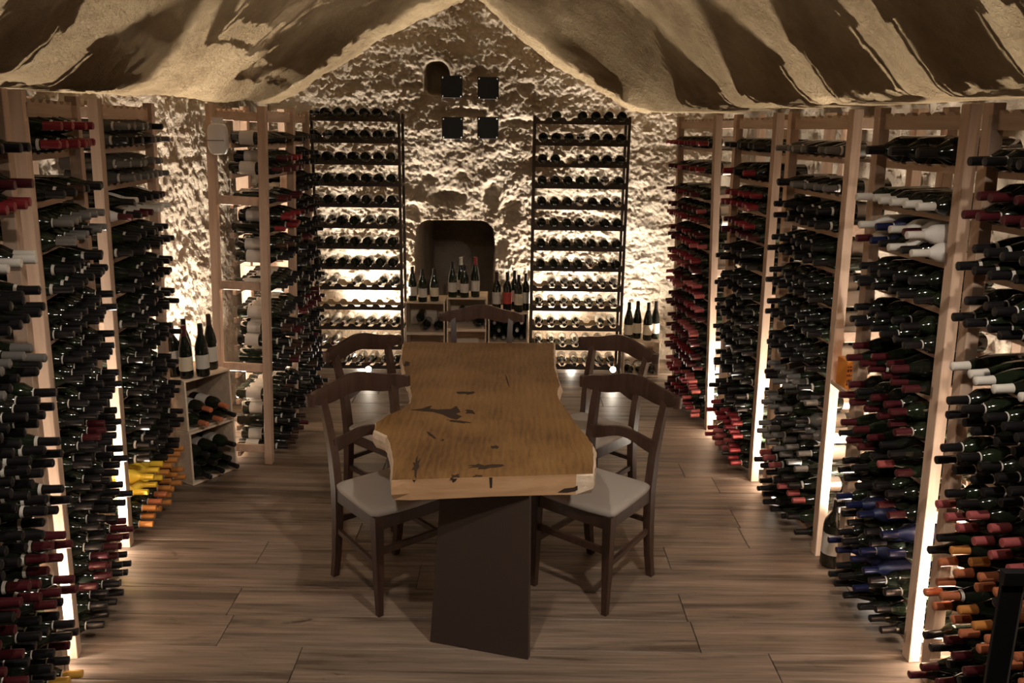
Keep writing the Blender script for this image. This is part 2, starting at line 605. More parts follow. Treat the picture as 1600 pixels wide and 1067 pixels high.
grid_object('wall_left', 560, 200, side_fn(WALL_L, -1), 'tuff_back', flip=True)
grid_object('wall_right', 280, 90, side_fn(WALL_R, 1), 'tuff_back')
b_ = MB().box(-2.75, 2.55, -1.6, -1.5, -0.05, 3.5)
tag(link('wall_front', b_.mesh('wall_front', 'plaster')), None, None, kind='structure')
b_ = MB().box(-2.2, -2.1, -1.5, 0.35, -0.05, 3.5)
tag(link('wall_left_entrance', b_.mesh('wall_left_entrance', 'plaster')), None, None, kind='structure')
b_ = MB().box(2.15, 2.25, -1.5, 0.35, -0.05, 3.5)
tag(link('wall_right_entrance', b_.mesh('wall_right_entrance', 'plaster')), None, None, kind='structure')
b_ = MB().box(-2.75, 2.55, -1.6, 0.35, 3.35, 3.45)
tag(link('ceiling_entrance', b_.mesh('ceiling_entrance', 'plaster')), None, None, kind='structure')

fl = MB().box(-2.75, 2.55, -1.6, 8.1, -0.08, -0.02)
floor = tag(link('floor', fl.mesh('floor', 'subfloor')), None, None, kind='structure')
PW = 0.222
rows = []
y = 3.245 - 9 * PW
known = {9: [-1.185], 8: [0.765], 7: [1.03]}
ri = 0
while y < 7.75:
    cuts = known.get(ri)
    if cuts is None:
        cuts = [random.uniform(-1.9, -0.2)]
    cuts = list(cuts)
    if cuts[0] < 0.3: cuts.append(cuts[0] + random.uniform(1.8, 2.0))
    else: cuts.insert(0, cuts[0] - random.uniform(1.8, 2.0))
    xs_ = [-2.5] + [c for c in cuts if -2.4 < c < 2.2] + [2.3]
    for a, c in zip(xs_, xs_[1:]):
        hl = (c - a) / 2 - 0.0016
        me = MB().bevbox(-hl, hl, -PW / 2 + 0.0012, PW / 2 - 0.0012, -0.02, 0.0, 0.0018).mesh('plank', 'floor_wood')
        link('plank', me, floor, ((a + c) / 2, y + PW / 2, random.uniform(-0.0006, 0.0)))
    y += PW
    ri += 1

# ---------------------------------------------------------------- wine racks
LEVEL0, PITCHZ, NLEV = 0.050, 0.1675, 12
RH = 2.10
DEPTH = 0.33
BPITCH = 0.0835


def notched(L, h, d, n, name, mat, depth=0.008):
    """slat along x, resting height h, with shallow hollows in its upper edge"""
    m = MB()
    prof = [(0, h)]
    step = L / n
    for i in range(n):
        c = step * (i + 0.5)
        prof += [(c - step * 0.36, h), (c - step * 0.16, h - depth), (c + step * 0.16, h - depth), (c + step * 0.36, h)]
    prof.append((L, h))
    vs_, F = [], []
    for x_, z_ in prof:
        vs_ += [(x_, -d / 2, 0), (x_, -d / 2, z_), (x_, d / 2, z_), (x_, d / 2, 0)]
    for i in range(len(prof) - 1):
        o = 4 * i
        for j in range(4):
            F.append((o + j, o + (j + 1) % 4, o + 4 + (j + 1) % 4, o + 4 + j))
    F = [f[::-1] for f in F]
    F.append((0, 1, 2, 3)); F.append(tuple(4 * (len(prof) - 1) + j for j in (3, 2, 1, 0)))
    return m.add(vs_, F).mesh(name, mat)


POST = MB().bevbox(-0.026, 0.026, -0.022, 0.022, 0, RH, 0.002).mesh('post', PINE['z'])
RUNG = MB().bevbox(-0.009, 0.009, 0.0, DEPTH, 0, 0.05, 0.002).mesh('rung', PINE['x'])
UNITS = {}


def rack_unit(key, label, origin, direction, length, lean, post_x=(0, 1)):
    """local x runs along the rack, local y into the wall, necks look to -y"""
    rz = math.atan2(direction[1], direction[0])
    root = empty('wine_rack', (origin[0], origin[1], 0.0), (lean, 0, rz))
    tag(root, label, 'wine rack', 'pale pine wine racks along the cellar walls')
    Mx = Matrix.Translation(root.location) @ root.rotation_euler.to_matrix().to_4x4()
    n = max(4, int((length - 0.05) / BPITCH))
    slat = notched(length - 0.052, 0.028, 0.018, n, 'slat', PINE['x'])
    for x in (0, length):
        for yy in (0.022, DEPTH - 0.022):
            link('post', POST, root, (x, yy, 0))
        for z in (0.06, 0.57, 1.06, 1.55, RH - 0.085):
            link('rung', RUNG, root, (x + (0.018 if x == 0 else -0.018), 0.0, z))
    for k in range(NLEV):
        z = LEVEL0 + k * PITCHZ - 0.028
        link('slat', slat, root, (0.026, 0.052, z))
        link('slat', slat, root, (0.026, 0.215, z))
    top = notched(length - 0.052, 0.062, 0.02, n, 'top_rail', PINE['x'], 0.012)
    link('top_rail', top, root, (0.026, 0.03, RH - 0.085))
    link('top_rail', top, root, (0.026, DEPTH - 0.03, RH - 0.085))
    UNITS[key] = dict(M=Mx, L=length, n=n)
    return root


def right_unit(key, label, y0, y1, x0, x1, lean=0.022):
    p0, p1 = Vector((x0, y0)), Vector((x1, y1))
    d = p0 - p1
    return rack_unit(key, label, p1, d / d.length, d.length, lean)


def left_unit(key, label, y0, y1, x0, x1, lean=0.02):
    p0, p1 = Vector((x0, y0)), Vector((x1, y1))
    d = p1 - p0
    return rack_unit(key, label, p0, d / d.length, d.length, lean)


right_unit('R0', 'pine wine rack cut by the right picture edge, behind the steel rail', 2.02, 2.86, 1.63, 1.565, 0.028)
right_unit('R1', 'pine wine rack second from the right edge, holding blue and tissue-wrapped bottles', 3.0, 3.60, 1.56, 1.51, 0.026)
right_unit('R2', 'pine wine rack in the middle of the right-hand row, beside the orange carton', 3.86, 4.55, 1.486, 1.435, 0.018)
right_unit('R3', 'pine wine rack on the right, second from the back, with black bottles', 4.77, 5.42, 1.415, 1.365, 0.014)
right_unit('R4', 'farthest pine wine rack on the right, full of red-capped bottles', 5.66, 6.55, 1.345, 1.275, 0.040)
left_unit('L0', 'pine wine rack cut by the left picture edge, in the near corner', 1.95, 2.78, -1.46, -1.615, 0.014)
left_unit('L1', 'pine wine rack second from the left edge, red capsules on its top shelf', 2.95, 3.58, -1.655, -1.785, 0.016)
left_unit('L2', 'pine wine rack left of the bottle crates, yellow tissue near the floor', 3.85, 4.58, -1.84, -1.908, 0.024)
left_unit('M1', 'pine wine rack seen end on, left of the table, white box on its post', 4.93, 5.53, -1.445, -1.44, 0.034)
left_unit('M2', 'dark crowded wine rack between the end-on rack and the back wall', 5.74, 6.52, -1.50, -1.53, 0.010)

# ------------------------------------------------- dark racks against the back wall
BROWS, BPZ = 13, 0.1655
BACKU = {}


def back_rack(key, label, x0, x1, y0):
    L = x1 - x0
    root = empty('dark_bottle_rack', (x0, y0, 0))
    tag(root, label, 'wine rack', 'dark bottle racks on the back wall')
    post = MB().bevbox(-0.011, 0.011, -0.011, 0.011, 0, 2.10, 0.002).mesh('post', 'dark_slat')
    for x in (0, L):
        for yy in (0, 0.23):
            link('post', post, root, (x, yy, 0))
    sl = notched(L - 0.022, 0.050, 0.016, 7, 'slat', 'dark_slat', 0.024)
    sw = notched(L - 0.022, 0.050, 0.016, 7, 'slat', 'scallop_wood', 0.024)
    side = MB().bevbox(-0.006, 0.006, 0.01, 0.22, 0, 0.02, 0.001).mesh('side_rail', 'dark_slat')
    for k in range(BROWS):
        z = 0.05 + k * BPZ
        link('slat', sl, root, (0.011, 0.0, z))
        link('slat', sw, root, (0.011, 0.20, z))
        for x in (0, L):
            link('side_rail', side, root, (x, 0, z))
    BACKU[key] = dict(M=Matrix.Translation((x0, y0, 0)), L=L)


back_rack('BL', 'tall dark bottle rack on the back wall, left of the niche', -1.63, -0.90, 6.90)
back_rack('BR', 'tall dark bottle rack on the back wall, right of the niche', 0.155, 0.895, 6.96)

# ---------------------------------------------------------------- bottles
PROF = {
    'bordeaux': [(0.020, 0.004), (0.034, 0.0), (0.0370, 0.006), (0.0372, 0.185), (0.0345, 0.203), (0.0230, 0.222), (0.0150, 0.238), (0.0138, 0.262), (0.0138, 0.296)],
    'burgundy': [(0.022, 0.004), (0.035, 0.0), (0.0375, 0.006), (0.0375, 0.150), (0.0335, 0.180), (0.0250, 0.212), (0.0165, 0.238), (0.0142, 0.262), (0.0140, 0.296)],
    'magnum': [(0.030, 0.004), (0.048, 0.0), (0.0520, 0.008), (0.0520, 0.215), (0.0470, 0.240), (0.0300, 0.268), (0.0190, 0.290), (0.0165, 0.315), (0.0165, 0.350)],
}
CAPP = {
    'bordeaux': [(0.0146, 0.236), (0.0152, 0.238), (0.0148, 0.296), (0.0142, 0.3005), (0.010, 0.3015)],
    'burgundy': [(0.0166, 0.236), (0.0163, 0.240), (0.0150, 0.262), (0.0148, 0.298), (0.010, 0.3015)],
    'magnum': [(0.0195, 0.286), (0.0200, 0.290), (0.0178, 0.315), (0.0176, 0.352), (0.012, 0.355)],
}
RINGP = {
    'bordeaux': [(0.0190, 0.2290), (0.0157, 0.2375)],
    'burgundy': [(0.0205, 0.2270), (0.0176, 0.2365)],
    'magnum': [(0.031, 0.268), (0.0205, 0.288)],
}
LABP = {
    'bordeaux': [(0.0376, 0.060), (0.0376, 0.150)],
    'burgundy': [(0.0379, 0.045), (0.0379, 0.125)],
    'magnum': [(0.0525, 0.070), (0.0525, 0.180)],
}
SEG = 12
_mc = {}


def bmesh_of(kind, shape, mat):
    key = (kind, shape, mat)
    if key not in _mc:
        tab = {'body': PROF, 'capsule': CAPP, 'ring': RINGP, 'label': LABP}[kind][shape]
        m = MB().lathe(tab, SEG, 0, cap0=(kind == 'body'), cap1=(kind in ('body', 'capsule')))
        me = m.mesh({'body': 'wine_bottle', 'capsule': 'capsule', 'ring': 'neck_label', 'label': 'label'}[kind], mat)
        smooth_auto(me, 50)
        _mc[key] = me
    return _mc[key]


SPECS = []   # every lying bottle


def lying(Mx, x, yb, z, shape, cap, ring, body, label, info, flip=False):
    """bottle base at local (x, yb, z), neck towards local -y"""
    tilt = random.uniform(-0.006, 0.006)
    yaw = random.uniform(-0.025, 0.025)
    L = Matrix(((1, 0, 0, x), (0, 0, -1, yb), (0, 1, 0, z), (0, 0, 0, 1)))   # local z -> -y
    if flip:   # base outwards
        L = Matrix(((1, 0, 0, x), (0, 0, 1, -0.045), (0, -1, 0, z), (0, 0, 0, 1)))
    rot = Matrix.Rotation(tilt, 4, 'X') @ Matrix.Rotation(yaw, 4, 'Y') @ Matrix.Rotation(random.uniform(0, 6.28), 4, 'Z')
    SPECS.append(dict(M=Mx @ L @ rot, shape=shape, cap=cap, ring=ring, body=body, label=label, info=info))


# what lies on the shelves, counted from the floor: (capsule choices, ring chance, body, rows, fill)
B = ['black'] * 7 + ['maroon'] + ['brown']
PLAN = {
    'R0': {0: (['maroon'], .1), 1: (['black', 'black', 'gold', 'maroon'], .1), 2: (['orange', 'copper', 'black', 'maroon'], .1), 3: (['orange', 'gold', 'black', 'copper'], .1),
           4: (['rose', 'rose', 'black'], .0), 5: (['black'], .9), 6: (['white'], 0.), 7: (['black'], .9), 8: (['black'], .9), 9: (['maroon', 'maroon', 'red'], .1), 10: (['black'], .8)},
    'R1': {0: (['black', 'black', 'blue'], .1), 1: (['blue', 'black'], .1), 2: (['blue', 'black', 'black'], .1), 3: (['black', 'black', 'maroon'], .1), 4: (['maroon', 'black', 'rose'], .1),
           5: (['maroon', 'maroon', 'black'], .1), 6: (['black'], .2), 7: (['black'], .2), 8: (['black', 'maroon'], .3), 9: (['white'], .0), 10: (['black', 'maroon'], .2)},
    'R2': {0: (['black'], .2), 1: (['black', 'black', 'rose'], .4), 2: (['black', 'grey'], .3), 3: (['grey', 'black', 'black'], .3), 4: (['grey', 'black'], .3), 5: (['black'], .1), 6: (['black'], .2),
           7: (['black'], .7), 8: (['black'], .7), 9: (['black', 'grey'], .5), 10: (['black', 'grey'], .5)},
    'R3': {0: (['red', 'rose', 'black'], .1), 1: (['red', 'black', 'maroon'], .2), 2: (['black'], .2), 3: (['black'], .2), 4: (['black'], .2), 5: (['black'], .2), 6: (['black'], .1),
           7: (['red', 'black', 'maroon'], .1), 8: (['red', 'red', 'black'], .0), 9: (['black', 'red'], .2), 10: (['black'], .2)},
    'R4': {k: (['red', 'maroon', 'maroon', 'rose', 'red'], .12) for k in range(11)},
    'L0': {0: (['gold', 'black', 'black'], .5), 1: (['maroon', 'black'], .7), 2: (['black', 'maroon'], .8), 3: (['maroon', 'maroon', 'black'], .9), 4: (['black'], .9), 5: (['black'], .9),
           6: (['black', 'grey'], .6), 7: (['black'], .7), 8: (['maroon', 'maroon', 'white'], .3), 9: (['maroon', 'red'], .2), 10: (['black'], .5)},
    'L1': {0: (['black', 'maroon'], .8), 1: (['black', 'maroon', 'maroon'], .6), 2: (['black'], .7), 3: (['black'], .7), 4: (['maroon', 'black', 'black'], .5), 5: (['black'], .5), 6: (['black'], .6),
           7: (['black'], .5), 8: (['black', 'grey'], .4), 9: (['black', 'brown'], .4), 10: (['red'], .8)},
    'L2': {0: (['copper', 'orange', 'orange'], .9), 1: (['black'], .2), 2: (['black'], .5), 3: (['black'], .6), 4: (['black'], .5), 5: (['black'], .5), 6: (['black'], .4),
           7: (['black'], .4), 8: (['black'], .3), 9: (['grey'], .4), 10: (['black', 'grey'], .6)},
    'M1': {k: (B, .4) for k in range(11)},
    'M2': {k: (B, .3) for k in range(11)},
}
PLAN['M1'].update({9: (['maroon', 'red'], .2), 8: (['maroon', 'red'], .2), 7: (['red', 'maroon'], .2)})
UNIT_WORDS = {'R0': "right edge's rack", 'R1': "second rack from right edge", 'R2': 'middle right rack', 'R3': 'fourth right rack', 'R4': 'farthest right rack',
              'L0': "left edge's rack", 'L1': 'second rack from left edge', 'L2': "third left rack", 'M1': 'end-on left rack', 'M2': 'dark left rear rack',
              'BL': 'back wall left rack', 'BR': 'back wall right rack'}
SPARSE = {('R1', 9): 1, ('R0', 10): 1, ('R0', 6): 1, ('R2', 9): 1, ('R4', 10): 1, ('R4', 9): 1, ('R4', 8): 1, ('R3', 9): 1, ('L1', 9): 1, ('M1', 10): 1, ('M1', 8): 1, ('M1', 5): 1, ('M1', 2): 1, ('L0', 10): 1, ('L0', 8): 1}
TISSUE = {('R1', 8): ['tissue_white', 'tissue_white', 'tissue_blue', 'tissue_white', None], ('L2', 8): ['tissue_white', None, None], ('R1', 2): ['tissue_blue', None, None],
          ('R1', 1): ['tissue_blue', None, None], ('L2', 10): ['glass_grey'], ('L2', 9): ['glass_grey'], ('R2', 4): ['glass_grey', None], ('R2', 3): ['glass_grey', None], ('R2', 10): ['glass_grey', None]}
for key, U in UNITS.items():
    n, L = U['n'], U['L']
    step = (L - 0.06) / n
    for k in range(NLEV):
        ko = min(10, int(round(k * 10 / 11)))
        caps, pr = PLAN[key][ko]
        z0 = LEVEL0 + k * PITCHZ - 0.006
        nrow = SPARSE.get((key, ko), 2) if k != 11 or key in ('L1', 'L2', 'R1') else 1
        shape = 'burgundy' if random.random() < 0.35 else 'bordeaux'
        body_c = TISSUE.get((key, ko)) if ko != round((k - 1) * 10 / 11) or k == 0 else None
        magnum = (key, k) in (('R1', 11), ('R3', 10))
        run = random.choice(caps)
        for row in range(nrow):
            m = n if row == 0 else n - 1
            rad = PROF[shape][3][0]
            for i in range(m):
                x = 0.03 + step * (i + 0.5 + 0.5 * row) + random.uniform(-0.002, 0.002)
                if random.random() < (0.02 if row == 0 else 0.07): continue
                if random.random() < 0.35: run = random.choice(caps)
                if magnum:
                    if i % 2 or row: continue
                    if x + 0.05 > L - 0.03: continue
                    x += step * 0.5
                    lying(U['M'], x, 0.265 + random.uniform(-.01, .01), z0 + 0.052, 'magnum', run, False, 'glass_black', None, (key, k, row, i))
                    continue
                dzr = math.sqrt(max(1e-4, (2 * rad + 0.001) ** 2 - (step / 2) ** 2))
                z = z0 + rad + row * dzr
                body = random.choice(body_c) if body_c else None
                body = body or random.choice(['glass_black', 'glass_black', 'glass_green'])
                cap = run
                if (key, k) == ('L2', 1):
                    if i < 3: body, cap = 'tissue_yellow', 'yellow'
                    else: cap = 'orange' if row == 0 else 'black'
                if body == 'tissue_white': cap = random.choice(['maroon', 'white', 'white'])
                if body == 'tissue_blue': cap = 'blue'
                lab = 'paper' if (key in ('M1', 'M2', 'R2', 'R4') and random.random() < 0.8) else None
                lying(U['M'], x, 0.222 + random.uniform(-0.022, 0.016), z, shape, cap, random.random() < pr, body, lab, (key, k, row, i))
for key, U in BACKU.items():
    L = U['L']
    step = (L - 0.03) / 7
    for k in range(BROWS):
        for i in range(7):
            if key == 'BL':
                if k == 3 or (k == 4 and i in (2, 4)) or (k < 3 and random.random() < .15): continue
            else:
                if (k == 12 and i in (0, 2)) or (k == 10 and i == 2) or (k in (2, 4) and random.random() < .2): continue
            rad, shape = 0.0375, 'burgundy'
            z = 0.05 + k * BPZ + 0.027 + rad
            body = 'glass_grey' if (key == 'BL' and k in (1, 2, 4) and i in (0, 1, 3)) else random.choice(['glass_black', 'glass_green'])
            lying(U['M'], 0.015 + step * (i + 0.5), 0.225, z, shape, random.choice(['black', 'black', 'black', 'maroon', 'brown']), False, body, None, (key, k, 0, i), flip=(k >= 5 and random.random() < 0.9))

# ---- joined template of all lying bottles, to see which ones show largest
MATLIST = sorted({'glass_black', 'glass_green', 'glass_grey', 'tissue_white', 'tissue_blue', 'tissue_yellow', 'paper'} | {'foil_' + c for c in CAPS})
MIDX = {m: i for i, m in enumerate(MATLIST)}
_tp = {}


def template(kind, shape):
    if (kind, shape) not in _tp:
        me = bmesh_of(kind, shape, 'paper')
        v = np.array([tuple(p.co) for p in me.vertices])
        f = [tuple(p.vertices) for p in me.polygons]
        _tp[kind, shape] = (np.c_[v, np.ones(len(v))], f)
    return _tp[kind, shape]


def spec_parts(s):
    out = [('body', s['body']), ('capsule', 'foil_' + s['cap'])]
    if s['ring']: out.append(('ring', 'paper'))
    if s['label']: out.append(('label', s['label']))
    return out


def joined(specs):
    V, Fs, mi, off = [], [], [], 0
    for s in specs:
        Mn = np.array(s['M'])
        for kind, mat in spec_parts(s):
            v, f = template(kind, s['shape'])
            V.append((v @ Mn.T)[:, :3])
            Fs += [tuple(i + off for i in q) for q in f]
            mi += [MIDX[mat]] * len(f)
            off += len(v)
    return np.concatenate(V), Fs, mi


V_, F_, _m = joined(SPECS)
tree = BVHTree.FromPolygons(V_.tolist(), F_)


def screen(p):
    v = p - EYE
    wz = v.dot(Fv)
    return 800 + 1350 * v.dot(Rv) / wz, 533.5 - 1350 * v.dot(Uv) / wz, wz


for s in SPECS:
    vis = 0
    Lb = PROF[s['shape']][-1][1]
    side = (EYE - s['M'].translation)
    ax = s['M'].to_3x3() @ Vector((0, 0, 1))
    side = (side - ax * side.dot(ax)).normalized()
    for zz, rr in ((Lb + 0.006, 0.0), (Lb - 0.012, 0.016), (Lb - 0.035, 0.016), (Lb - 0.06, 0.018), (Lb - 0.10, 0.035), (Lb - 0.16, 0.04)):
        p = s['M'] @ Vector((0, 0, zz)) + side * (rr + 0.001)
        x, y, wz = screen(p)
        if not (-5 < x < 1605 and -5 < y < 1072): continue
        d = p - EYE
        hit = tree.ray_cast(EYE, d.normalized(), d.length - 0.004)
        if hit[0] is None: vis += 1 if rr < 0.03 else 2
    s['score'] = vis / wz ** 2
order = sorted(range(len(SPECS)), key=lambda i: -SPECS[i]['score'])
single = set(order[:300])
ORD = ['first', 'second', 'third', 'fourth', 'fifth', 'sixth', 'seventh', 'eighth', 'ninth', 'tenth', 'eleventh', 'twelfth', 'thirteenth']
BODYW = {'tissue_white': 'white tissue-wrapped', 'tissue_blue': 'blue tissue-wrapped', 'tissue_yellow': 'yellow tissue-wrapped'}
for i in sorted(single):
    s = SPECS[i]
    key, k, row, ix = s['info']
    nn = UNITS[key]['n'] if key in UNITS else 7
    # position counted from the end of the shelf nearest the viewer
    pos = ix if key[0] in 'LMB' else (nn - (1 if row else 0) - 1 - ix)
    if s['shape'] == 'magnum': pos = pos // 2
    look = BODYW.get(s['body']) or (s['cap'] + '-capped')
    size = 'magnum' if s['shape'] == 'magnum' else 'bottle'
    end = 'camera' if key[0] != 'B' else 'left'
    lab = f"{look} {size}, {UNIT_WORDS[key]}, {ORD[k]} shelf up, {'upper' if row else 'lower'} layer, {ORD[pos]} from {end}"
    o = link('wine_bottle', bmesh_of('body', s['shape'], s['body']), mw=s['M'])
    tag(o, lab, 'bottle', 'wine bottles lying in the racks')
    for kind, mat in spec_parts(s)[1:]:
        c = link({'capsule': 'capsule', 'ring': 'neck_label', 'label': 'label'}[kind], bmesh_of(kind, s['shape'], mat), o)
rest = [s for i, s in enumerate(SPECS) if i not in single]
V_, F_, m_ = joined(rest)
me = bpy.data.meshes.new('wine_bottles')
me.from_pydata(V_.tolist(), [], F_)
for m in MATLIST: me.materials.append(MATS[m])
me.polygons.foreach_set('material_index', m_)
smooth_auto(me, 50)
tag(link('wine_bottles', me), 'smaller and half hidden wine bottles filling all the racks', 'bottles', kind='stuff')

# ---------------------------------------------------------------- live-edge table
OUT_L = [(-0.424, 2.887), (-0.440, 3.05), (-0.470, 3.20), (-0.507, 3.345), (-0.565, 3.41), (-0.575, 3.50), (-0.545, 3.60), (-0.495, 3.68), (-0.462, 3.78),
         (-0.470, 3.90), (-0.488, 4.00), (-0.500, 4.10), (-0.535, 4.22), (-0.570, 4.40), (-0.601, 4.56), (-0.620, 4.75), (-0.635, 4.925)]
OUT_R = [(0.250, 4.96), (0.238, 4.75), (0.230, 4.55), (0.226, 4.42), (0.236, 4.20), (0.238, 4.10), (0.224, 4.00), (0.222, 3.90), (0.232, 3.80), (0.255, 3.68),
         (0.285, 3.50), (0.318, 3.34), (0.330, 3.26), (0.318, 3.10), (0.304, 2.972)]


def densify(p, n=5, amp=0.004):
    out = []
    for a, b in zip(p, p[1:]):
        for i in range(n):
            t = i / n
            q = Vector(a).lerp(Vector(b), t)
            q.x += amp * noise.noise(Vector((q.x * 30, q.y * 30, 1.3)))
            out.append(q)
    out.append(Vector(p[-1]))
    return out


dl, dr = densify(OUT_L), densify(OUT_R)
front = [dr[-1].lerp(dl[0], t / 12) for t in range(1, 12)]
backe = [dl[-1].lerp(dr[0], t / 12) for t in range(1, 12)]
outline = dl + backe + dr + front          # clockwise seen from above: left up, back, right down, front
flag = ['side'] * len(dl) + ['end'] * len(backe) + ['side'] * len(dr) + ['end'] * len(front)
NO = len(outline)
TZ, TB = 0.77, 0.692
lay = [(TZ, 0.0), (TZ - 0.006, 0.004), (TZ - 0.03, 0.012), (TZ - 0.055, 0.006), (TB, -0.008)]
ctr = Vector((-0.15, 3.95))
table = empty('live_edge_table', (-0.13, 3.95, 0))
tag(table, 'long live-edge wooden slab table in the middle of the cellar', 'table')
T0 = Vector((-0.13, 3.95, 0))
secs = []
for li, (z, off) in enumerate(lay):
    sec = []
    for i, p in enumerate(outline):
        a, b = outline[i - 1], outline[(i + 1) % NO]
        t = (b - a).normalized()
        nrm = Vector((-t.y, t.x))        # outline runs clockwise -> left normal is outwards
        o_ = off if flag[i] == 'side' else 0.0
        if flag[i] == 'side': o_ += (0.010 * noise.noise(Vector((p.x * 9, p.y * 9, z * 40))) if li else 0)
        zz = z
        if li == 4: zz += 0.006 * noise.noise(Vector((p.x * 6, p.y * 6, 0)))
        sec.append((p.x + nrm.x * o_ - T0.x, p.y + nrm.y * o_ - T0.y, zz))
    secs.append(sec)
m = MB()
vs_ = [p for s in secs for p in s]
F = []
mi = []
for li in range(len(lay) - 1):
    for i in range(NO):
        a, b = li * NO + i, li * NO + (i + 1) % NO
        F.append((a, b, b + NO, a + NO)); mi.append(2 if flag[i] == 'side' else 1)
F.append(tuple(reversed(range(NO)))); mi.append(0)
F.append(tuple(range((len(lay) - 1) * NO, len(lay) * NO))); mi.append(1)
m.v, m.f, m.m = vs_, F, mi
slab = link('tabletop', m.mesh('tabletop', ['slab_top', 'slab_end', 'slab_sap']), table)


def knot(pts, label=None, vertical=False):
    """shallow dark bark pocket in the slab, outline in world x,y (or x,z on the front end)"""
    k = MB()
    n = len(pts)
    if not vertical:
        lo = [(x - T0.x, y_ - T0.y, TZ - 0.004) for x, y_ in pts]
        hi = [(x - T0.x, y_ - T0.y, TZ + 0.0008) for x, y_ in pts]
    else:
        def fy(x): return 2.887 + (x + 0.424) / 0.728 * 0.085
        lo = [(x - T0.x, fy(x) + 0.004 - T0.y, z) for x, z in pts]
        hi = [(x - T0.x, fy(x) - 0.0008 - T0.y, z) for x, z in pts]
    k.add(lo + hi, [tuple(range(n, 2 * n))] + [(i, (i + 1) % n, n + (i + 1) % n, n + i) for i in range(n)])
    link('knot', k.mesh('knot', 'knot_dark'), slab)


def blob(cx, cy, rx, ry, rot=0, n=14, seed=0, j=0.45):
    rnd = random.Random(seed)
    out = []
    for i in range(n):
        a = 2 * math.pi * i / n
        r = 1 + rnd.uniform(-j, j)
        x, y_ = rx * r * math.cos(a), ry * r * math.sin(a)
        out.append((cx + x * math.cos(rot) - y_ * math.sin(rot), cy + x * math.sin(rot) + y_ * math.cos(rot)))
    return out


knot([(-0.452, 3.68), (-0.40, 3.70), (-0.375, 3.735), (-0.36, 3.745), (-0.365, 3.70), (-0.33, 3.69), (-0.27, 3.70), (-0.25, 3.745), (-0.235, 3.70), (-0.225, 3.66),
      (-0.245, 3.635), (-0.215, 3.60), (-0.235, 3.555), (-0.265, 3.575), (-0.30, 3.62), (-0.345, 3.655), (-0.40, 3.665)])
knot(blob(-0.185, 3.665, 0.022, 0.030, 0.3, 12, 3))
knot(blob(-0.20, 3.95, 0.045, 0.030, 0.1, 14, 4, 0.6))
knot(blob(-0.225, 3.53, 0.05, 0.010, -0.3, 12, 5, 0.5))
knot(blob(-0.095, 3.03, 0.050, 0.022, 0.1, 16, 6, 0.75))
knot(blob(-0.352, 3.02, 0.016, 0.10, 0.05, 16, 7, 0.6))
knot(blob(-0.20, 2.93, 0.020, 0.016, 0.5, 10, 8, 0.6))
knot(blob(-0.118, 2.935, 0.018, 0.010, 0.2, 10, 9, 0.5))
knot(blob(-0.06, 3.23, 0.014, 0.02, 0.2, 10, 10, 0.6))
knot(blob(-0.275, 3.30, 0.006, 0.010, 0, 8, 11))
knot(blob(-0.33, 3.36, 0.008, 0.045, 0.5, 10, 12, 0.4))
knot(blob(-0.02, 4.15, 0.004, 0.10, 0.1, 10, 13, 0.4))
knot(blob(-0.56, 4.45, 0.018, 0.04, 0.1, 10, 14, 0.5))
knot([(-0.076, 0.768), (-0.064, 0.768), (-0.065, 0.728), (-0.073, 0.726)], vertical=True)
knot([(-0.212, 0.768), (-0.190, 0.768), (-0.198, 0.757), (-0.207, 0.752)], vertical=True)
knot([(-0.352, 0.768), (-0.340, 0.768), (-0.344, 0.757)], vertical=True)
knot([(0.175, 0.700), (0.20, 0.715), (0.235, 0.718), (0.25, 0.726), (0.258, 0.712), (0.24, 0.703), (0.21, 0.698)], vertical=True)


def panel(a, b, ta, tb, name, thick=0.03):
    """upright table support from floor points a-b to underside points ta-tb"""
    d = (Vector(b) - Vector(a)).normalized()
    nrm = Vector((-d.y, d.x)) * thick
    q = [(a[0], a[1], 0.001), (b[0], b[1], 0.001), (tb[0], tb[1], TB + 0.002), (ta[0], ta[1], TB + 0.002)]
    vs_ = [Vector(p) - T0 for p in q] + [Vector(p) + Vector((nrm.x, nrm.y, 0)) - T0 for p in q]
    m = MB().add(vs_, [(0, 1, 2, 3), (7, 6, 5, 4), (1, 5, 6, 2), (4, 0, 3, 7), (3, 2, 6, 7), (0, 4, 5, 1)])
    link(name, m.mesh(name, 'steel_brown'), table)


panel((-0.311, 3.068), (0.079, 2.957), (-0.262, 3.055), (0.072, 2.959), 'support_panel')
panel((-0.36, 4.62), (0.05, 4.70), (-0.32, 4.628), (0.045, 4.699), 'support_panel')


